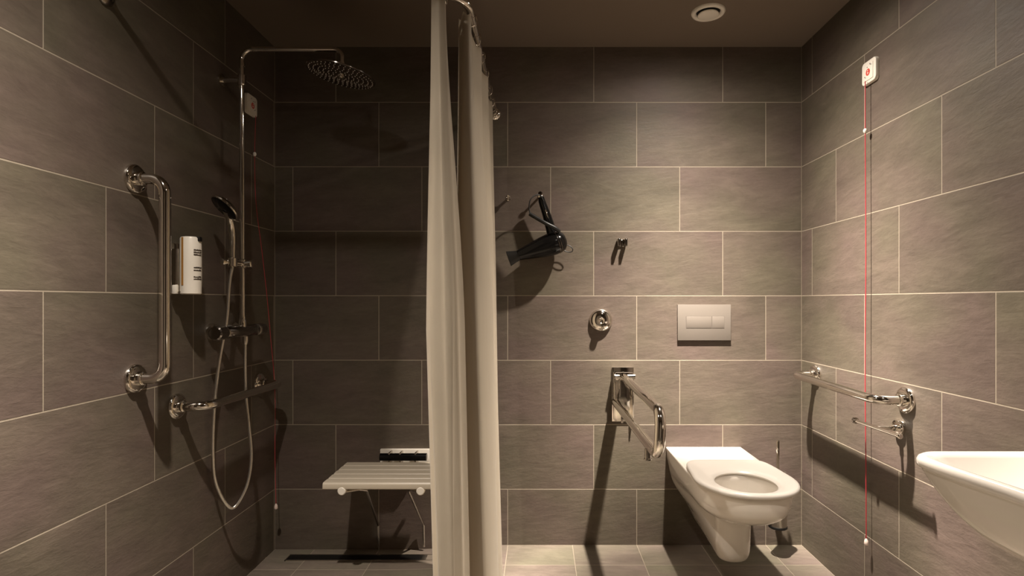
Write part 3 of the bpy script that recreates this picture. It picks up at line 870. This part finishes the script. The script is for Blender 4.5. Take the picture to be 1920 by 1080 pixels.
# paper holder
ph_z = H_CAM - (800-VY)*1.9/F_PX
t = thing('paper_holder', (XR, 1.90, ph_z), 'empty chrome toilet paper holder below the right wall rail', 'paper holder')
fy = 1276.2/(1688-VX)
part('flange', m_chrome, t, lambda bm: lathe(bm, (XR, fy, ph_z), (-1, 0, 0), [(0, .028), (.004, .028), (.012, .0265), (.014, .0255), (.015, .011), (.030, .010)], 36))
ax0 = XR - .080
part('arm', m_chrome, t, lambda bm: tube(bm, [(XR-.012, fy, ph_z), (ax0, fy, ph_z)], .0065, 14))
part('bar', m_chrome, t, lambda bm: tube(bm, [(ax0, fy-.120, ph_z+.001), (ax0-.0, fy+.125, ph_z-.002)], .0065, 14))
part('end_knob', m_darkchrome, t, lambda bm: lathe(bm, (ax0, fy+.120, ph_z-.002), (0, 1, 0), [(0, .0065), (.002, .011), (.012, .011), (.014, .009), (.014, 0)], 20))
part('end_cap', m_chrome, t, lambda bm: lathe(bm, (ax0, fy-.126, ph_z+.001), (0, 1, 0), [(0, 0), (0, .0065), (.002, .0085), (.010, .0085), (.012, .0065)], 20))

# ------------------------------------------------------------------ washbasin
BYc, BHW, BZ = .872, .296, .822
def basin_loop(xf, hw, z, conc, rc, xw=XR-.001):
    """xf: x of the front corners, conc: how far the middle of the front edge is set back, rc: corner radius"""
    pts = []
    # far side from wall to corner
    ns = 12
    for i in range(ns):
        f = i/ns
        pts.append((xw + (xf + rc - xw)*f, BYc + hw))
    for i in range(13):
        a = PI/2 + (PI/2)*i/12
        pts.append((xf + rc + rc*math.cos(a), BYc + hw - rc + rc*math.sin(a)))
    nf = 24
    for i in range(1, nf):
        f = i/nf
        y = BYc + (hw - rc)*(1 - 2*f)
        pts.append((xf + conc*math.sin(PI*f)**2, y))
    for i in range(13):
        a = PI + (PI/2)*i/12
        pts.append((xf + rc + rc*math.cos(a), BYc - hw + rc + rc*math.sin(a)))
    for i in range(1, ns+1):
        f = i/ns
        pts.append((xf + rc + (xw - xf - rc)*f, BYc - hw))
    return [Vector((x, y, z)) for x, y in pts]
def basin(bm):
    keys = [  # z, xf, hw, conc, rc
        (.586, 1.160, .160, 0.0, .03),
        (.593, 1.060, .215, 0.0, .04),
        (.616, .975, .250, .008, .045),
        (.655, .898, .270, .016, .048),
        (.701, .845, .282, .022, .050),
        (.745, .808, .289, .026, .052),
        (.780, .785, .292, .028, .052),
        (.797, .775, .293, .028, .052)]
    loops = []
    for i in range(31):
        z = .586 + (.797-.586)*i/30
        xf, hw, conc, rc = interp(keys, z)
        loops.append(basin_loop(xf, hw, z, max(conc, 0), rc))
    loops.append(basin_loop(0.7735, .2935, .7985, .028, .052))
    loops.append(basin_loop(0.7695, .2960, .8005, .028, .053))
    loops.append(basin_loop(0.7675, .2975, .806, .028, .054))
    loops.append(basin_loop(0.7680, .2970, .813, .028, .054))
    loops.append(basin_loop(0.7710, .2950, .8185, .028, .053))
    loops.append(basin_loop(0.7770, .2905, .8215, .028, .050))
    loops.append(basin_loop(0.7840, .285, .8215, .028, .047))
    loops.append(basin_loop(0.7910, .279, .818, .028, .045, XR-.10))
    loops.append(basin_loop(0.7960, .275, .811, .028, .045, XR-.11))
    for z, xf, hw, rc in ((.79, .800, .262, .055), (.76, .82, .238, .06), (.73, .87, .20, .06), (.712, .92, .15, .05), (.706, .96, .10, .04)):
        loops.append(basin_loop(xf, hw, z, .02*(z-.7)/.12, rc, XR-.12))
    loft(bm, loops, True, True)
t = thing('washbasin', (XR, BYc, .6), 'white ceramic washbasin with gently concave front edge on the right wall', 'washbasin')
part('bowl', m_ceramic, t, basin, angle=60)
part('drain_plug', m_chrome, t, lambda bm: lathe(bm, (1.03, BYc, .7065), (0, 0, 1), [(0, 0), (0, .03), (.003, .029), (.005, .02), (.005, 0)], 28, cap=False))
